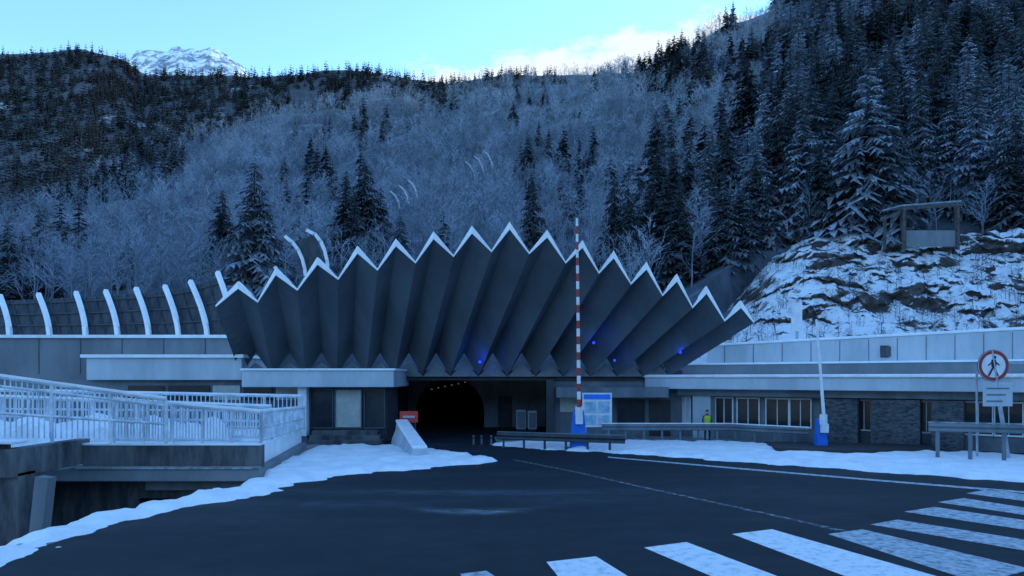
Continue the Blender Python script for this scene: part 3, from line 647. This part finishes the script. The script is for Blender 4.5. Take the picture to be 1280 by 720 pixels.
# ---------------------------------------------------------------- boom gates
def gate(px,pyb,hgt,label,boomcol,lean=0.0,w=.5,hc=1.05,r=.11):
    p=G(px,pyb); e=thing('barrier_gate',p,label,'barrier gate')
    x,y=p.x,p.y
    mb=MB(); mb.box(x-w/2-.15,x+w/2+.15,y-.3,y+.3,0,.12); mb.obj('base','concrete',e,bevel=.02)
    zb=.12
    mb=MB(); mb.hexa([(x-w/2,y-.2,zb),(x+w/2,y-.2,zb),(x+w/2,y+.2,zb),(x-w/2,y+.2,zb)],[(x-w*.3,y-.18,hc),(x+w*.3,y-.18,hc),(x+w*.3,y+.18,hc),(x-w*.3,y+.18,hc)]); mb.obj('cabinet','blue',e,bevel=.03)
    mb=MB(); mb.box(x-.16,x+.16,y-.3,y-.2,hc-.25,hc+.2); mb.obj('boom_bracket','white',e,bevel=.02)
    mb=MB(); ns=25; z0=hc-.2; 
    for k in range(ns):
        a=k/ns;b=(k+1)/ns; q=lambda t:(x+lean*t,y-.35,z0+(hgt-z0)*t)
        mb.tube(q(a),q(b),r-.4*r*a,r-.4*r*b,8,(k%2) if boomcol else 0)
    mb.obj('boom',['white','red'],e)
    mb=MB(); mb.box(x-.16,x+.16,y-.44,y-.27,z0-.4,z0); mb.obj('counterweight','white',e,bevel=.02)
gate(723,562,3.2+(472-275)/F*30.3,'raised red and white boom on blue barrier cabinet',True,-.1,.78,1.75,.09)
gate(1026,563,3.2+(472-400)/F*30,'raised white boom on small blue barrier cabinet',False,-.35,.5,1.4,.08)
# ---------------------------------------------------------------- guardrails
def guardrail(p0,p1,label,np_=5,mk='steel',h=.75,cap='snow'):
    p0=Vector(p0);p1=Vector(p1); e=thing('guardrail',p0,label,'guardrail'); d=(p1-p0).normalized(); nn=Vector((d.y,-d.x,0)); 
    if nn.y>0: nn=-nn
    prof=[(0,-.16),(.07,-.12),(.07,-.05),(.0,0),(.07,.05),(.07,.12),(0,.16)]
    mb=MB(); vs=[];fs=[]
    for p in (p0,p1):
        for o,z in prof: vs.append(p+nn*(o+.06)+Vector((0,0,h+z)))
        for o,z in prof: vs.append(p+nn*(o+.045)+Vector((0,0,h+z)))
    m_=len(prof)
    for i in range(m_-1): fs+=[(i,i+1,2*m_+i+1,2*m_+i),(m_+i,m_+i+1,3*m_+i+1,3*m_+i)]
    mb.add(vs,fs); mb.obj('beam_rail',mk,e)
    for k in range(np_):
        p=p0.lerp(p1,(k+.3)/np_); mb=MB(); mb.beam(p,p+Vector((0,0,h+.1)),.1,.1); mb.obj('post',mk,e)
    mb=MB(); mb.beam(p0+Vector((0,0,h+.19)),p1+Vector((0,0,h+.19)),.12,.04); mb.obj('snow_cap',cap,e)
guardrail(G(622,560),G(782,566),'grey steel guardrail at the tunnel mouth',6,'dsteel',.55,cap='concrete')
guardrail(G(752,553),G(912,553),'galvanised guardrail with snow cap beside the verge',7,'concrete')
guardrail(G(912,553),G(1012,560),'galvanised guardrail with snow cap beside the verge',4,'concrete')
guardrail(G(1160,576),G(1330,583),'blue grey guardrail in front of the building',4,'concrete',1.3,cap='slush')
def kerb(name,L,z,mk,label,cat='kerb'):
    mb=MB(); mb.prism(gp(L),0.0,z); return mb.obj(name,mk,label=label,cat=cat,bevel=.03,kind='structure')
kerb('kerb',[(958,559),(1160,561),(1175,568),(1060,570),(970,567)],.24,'rubber','dark traffic island kerb in the snow')
kerb('kerb',[(618,549),(700,548),(702,551),(620,553)],.14,'concrete','grey kerb at the tunnel entrance')
e=thing('traffic_barrier',G(515,572),'long snow covered barrier end sloping down at the tunnel entrance','barrier')
mb=MB()
prof=[(-.52,0),(.52,0),(.46,.25),(.3,.6),(.26,.95),(-.26,.95),(-.3,.6),(-.46,.25)]
p0=Vector(((502-640)/F*33.3,33.3,0)); p1=Vector(((525-640)/F*26.8,26.8,0)); d=(p1-p0).normalized(); s=Vector((d.y,-d.x,0))
vs=[p0+s*u+Vector((0,0,z*1.1)) for u,z in prof]+[p1+s*u*1.0+Vector((0,0,z*.42)) for u,z in prof]; k=len(prof)
mb.add(vs,[tuple(range(k)),tuple(reversed(range(k,2*k)))]+[(i,(i+1)%k,k+(i+1)%k,k+i) for i in range(k)]); mb.obj('barrier_body','panel',e,bevel=.04)
mb=MB(); mb.beam(p0+Vector((0,0,1.1)),p1+Vector((0,0,.45)),.6,.14); mb.obj('snow_cap','snow',e,bevel=.06)
e=thing('warning_sign',G(508,558),'red and white striped warning board by the portal','sign')
p=W(511,521,34.0); mb=MB(); mb.box(p.x-.45,p.x+.45,34.0,34.06,p.z-.28,p.z+.28); mb.obj('board','redboard',e)
mb=MB(); mb.box(p.x-.3,p.x+.3,33.96,34.0,p.z-.05,p.z+.05); mb.obj('white_bar','panel',e)
for q in (-.35,.29):
    mb=MB(); mb.box(p.x+q,p.x+q+.06,34.02,34.08,0,p.z-.28); mb.obj('leg','dsteel',e)
for px in (592,602,614):
    p=G(px,556); e=thing('bollard',p,'short grey bollard with dark band','bollard','bollards at the tunnel mouth')
    mb=MB(); mb.tube(p,p+Vector((0,0,.45)),.05,.045,10); mb.obj('post','concrete',e); mb=MB(); mb.tube(p+Vector((0,0,.3)),p+Vector((0,0,.37)),.055,.055,10); mb.obj('band','rubber',e)
# ---------------------------------------------------------------- no pedestrians sign
p=G(1266,578); x=W(1242,0,p.y).x; y=p.y
e=thing('road_sign',(x+.35,y,0),'round red ringed no pedestrians sign on a leaning post','sign')
zc=3.2+(472-457)/F*y
top=Vector((x-.05,y+.06,zc+.55)); bot=Vector((p.x-.1,y+.06,0))
mb=MB(); mb.tube(bot,top,.075,n=10); mb.obj('post','steel',e)
def disc(r,yy,key,name,nn=40,r2=None):
    mb=MB()
    if r2 is None: mb.tube((x,yy+.012,zc),(x,yy,zc),r,n=nn)
    else:
        vs=[];fs=[]
        for i in range(nn):
            t=2*math.pi*i/nn
            for rr in (r,r2): vs.append((x+rr*math.cos(t),yy,zc+rr*math.sin(t)))
        for i in range(nn): j=(i+1)%nn; fs.append((2*i,2*j,2*j+1,2*i+1))
        mb.add(vs,fs)
    return mb.obj(name,key,e)
disc(.58,y,'white','sign_disc'); disc(.57,y-.006,'red','ring',r2=.45)
mb=MB(); mb.tube((x,y+.03,zc),(x,y+.014,zc),.6,n=40); mb.obj('back_plate','dsteel',e)
def poly2(mb,L): mb.add([(x+u*1.15,y-.008,zc+v*1.15) for u,v in L],[tuple(range(len(L)))])
mb=MB(); poly2(mb,[(.03+.055*math.cos(t),.27+.06*math.sin(t)) for t in np.linspace(0,2*math.pi,13)[:-1]])
poly2(mb,[(-.07,.2),(.07,.2),(.09,.0),(.06,-.06),(-.06,-.06),(-.08,.0)]); poly2(mb,[(-.06,-.06),(.02,-.06),(-.06,-.2),(-.13,-.34),(-.2,-.33),(-.12,-.18)])
poly2(mb,[(.0,-.06),(.07,-.06),(.1,-.18),(.17,-.33),(.1,-.35),(.04,-.2)]); poly2(mb,[(-.07,.19),(-.09,.1),(-.2,.02),(-.18,-.02),(-.08,.06)]); poly2(mb,[(.07,.19),(.09,.12),(.2,.03),(.17,.0),(.08,.06)])
mb.obj('pedestrian_symbol','blackp',e)
mb=MB(); zt=3.2+(472-478)/F*y; zb=3.2+(472-508)/F*y; mb.box(x-.4,x+.72,y-.01,y+.03,zb,zt); mb.obj('text_plate','panel',e,bevel=.02)
mb=MB()
for k in range(3): mb.box(x-.28,x+.58-k*.12,y-.016,y-.012,zt-.26-k*.24,zt-.2-k*.24)
mb.obj('text_line','concrete',e)
hx=W(1216,0,27).x; hy=26.6; e=thing('hoop_barrier',(hx,hy,0),'pale tubular hoop frame behind the road sign','barrier')
mb=MB(); pts=[Vector((hx-.1,hy,0)),Vector((hx-.12,hy,3.3)),Vector((hx+.05,hy,3.65)),Vector((hx+.35,hy,3.75)),Vector((hx+1.8,hy,3.75)),Vector((hx+2.3,hy,3.6)),Vector((hx+2.5,hy,0))]
for a,b in zip(pts[:-1],pts[1:]): mb.tube(a,b,.04,n=8)
mb.obj('tube_frame','steel',e)
# ---------------------------------------------------------------- person
def person(px,d,label,s=.9):
    X=(px-640)/F*d; e=thing('person',(X,d,0),label,'person')
    J={'pel':(0,0,.95,.13),'wa':(0,0,1.12,.13),'ch':(0,-.01,1.35,.16),'nk':(0,0,1.5,.06),'hd':(0,-.02,1.62,.10),'ht':(0,-.01,1.72,.07),
       'sl':(-.19,0,1.43,.065),'el':(-.25,.03,1.15,.05),'wl':(-.24,-.06,.9,.035),'hl':(-.24,-.08,.82,.04),'sr':(.19,0,1.43,.065),'er':(.26,.02,1.15,.05),'wr':(.22,-.1,.93,.035),'hr':(.21,-.13,.86,.04),
       'pl':(-.1,0,.88,.095),'kl':(-.12,-.02,.5,.065),'al':(-.12,.02,.09,.045),'tl':(-.13,-.15,.04,.04),'pr':(.1,0,.88,.095),'kr':(.12,-.03,.5,.065),'ar':(.13,.02,.09,.045),'tr':(.14,-.15,.04,.04)}
    E=[('pel','wa'),('wa','ch'),('ch','nk'),('nk','hd'),('hd','ht'),('ch','sl'),('sl','el'),('el','wl'),('wl','hl'),('ch','sr'),('sr','er'),('er','wr'),('wr','hr'),('pel','pl'),('pl','kl'),('kl','al'),('al','tl'),('pel','pr'),('pr','kr'),('kr','ar'),('ar','tr')]
    ks=list(J); me=bpy.data.meshes.new('body'); me.from_pydata([(J[k][0]*s,J[k][1]*s,J[k][2]*s) for k in ks],[(ks.index(a),ks.index(b)) for a,b in E],[]); me.materials.append(M['cloth'])
    o=bpy.data.objects.new('body',me); col.objects.link(o); o.parent=e
    o.modifiers.new('skin','SKIN'); o.modifiers.new('sub','SUBSURF').render_levels=2
    for k,sv in zip(ks,me.skin_vertices[0].data): sv.radius=(J[k][3]*s,)*2; sv.use_root=(k=='pel')
    mb=MB(); ring=[]
    for z,rx,ry in((.85,.2,.15),(1.1,.19,.16),(1.35,.235,.18),(1.47,.16,.13)):
        ring.append([(X+rx*s*math.cos(t),d+ry*s*math.sin(t),z*s) for t in np.linspace(0,2*math.pi,17)[:-1]])
    for a,b in zip(ring[:-1],ring[1:]): mb.add(a+b,[(i,(i+1)%16,16+(i+1)%16,16+i) for i in range(16)])
    mb.obj('safety_vest','yellow',e,smooth=True)
    mb=MB(); mb.tube((X,d-.02,1.56*s),(X,d-.02,1.72*s),.1*s,.09*s,12); mb.obj('face','skin',e,bevel=.03,smooth=True)
    mb=MB(); mb.tube((X,d,1.69*s),(X,d,1.8*s),.115*s,.06*s,12); mb.obj('hat','cloth',e,bevel=.02,smooth=True)
person(884,34.4,'person in yellow safety vest standing behind the guardrail',.88)
# ---------------------------------------------------------------- world
w=bpy.data.worlds.new('World'); scn.world=w; w.use_nodes=True; nt=w.node_tree; bg=nt.nodes['Background']
EL,AZ=26,48
sky=N(nt,'ShaderNodeTexSky'); sky.sky_type='NISHITA'; sky.sun_disc=False; sky.sun_elevation=math.radians(EL); sky.sun_rotation=math.radians(AZ)
sky.altitude=1300; sky.air_density=1.0; sky.dust_density=.1; sky.ozone_density=1.6
tc=N(nt,'ShaderNodeTexCoord'); sp_=N(nt,'ShaderNodeSeparateXYZ'); nt.links.new(tc.outputs['Generated'],sp_.inputs[0])
MA=lambda op,a,b: mop(nt,op,a,b)
ysafe=MA('MAXIMUM',sp_.outputs[1],.05); ez=MA('DIVIDE',sp_.outputs[2],ysafe); ex=MA('DIVIDE',sp_.outputs[0],ysafe)
nn_=nz(nt,14,9,.68,vec=tc.outputs['Generated'],stretch=(1,1,2.2))
lim=madd(nt,ex,.17,.482)
hgt=MA('SUBTRACT',lim,ez)
v=MA('ADD',MA('MULTIPLY',hgt,8.0),nn_)
cl=MA('MULTIPLY',ramp(nt,v,.50,.70,0,.95),ramp(nt,ex,-.19,-.11))
cl=MA('MULTIPLY',cl,ramp(nt,ex,.6,.45))
skc=mixc(nt,1.0,sky.outputs[0],(2.15,2.9,3.35),'MULTIPLY')
c=mixc(nt,cl,skc,(6.3,6.7,7.1))
nt.links.new(c,bg.inputs[0]); bg.inputs[1].default_value=.15
sd=Vector((math.sin(math.radians(AZ))*math.cos(math.radians(EL)),math.cos(math.radians(AZ))*math.cos(math.radians(EL)),math.sin(math.radians(EL))))
l=bpy.data.lights.new('sun','SUN'); l.energy=2.5; l.angle=math.radians(.5); l.color=(1,.94,.85); lo=bpy.data.objects.new('sun',l); lo.rotation_euler=(sd).to_track_quat('Z','Y').to_euler(); col.objects.link(lo)
cd=bpy.data.cameras.new('camera'); cd.lens=24; cd.sensor_width=36; cd.shift_y=(HY-360)/1280; cd.clip_end=5000; cd.clip_start=.1
co=bpy.data.objects.new('camera',cd); co.location=(0,0,H); co.rotation_euler=(math.pi/2,0,0); col.objects.link(co); scn.camera=co
scn.view_settings.view_transform='Standard'; scn.view_settings.look='None'; scn.view_settings.exposure=0
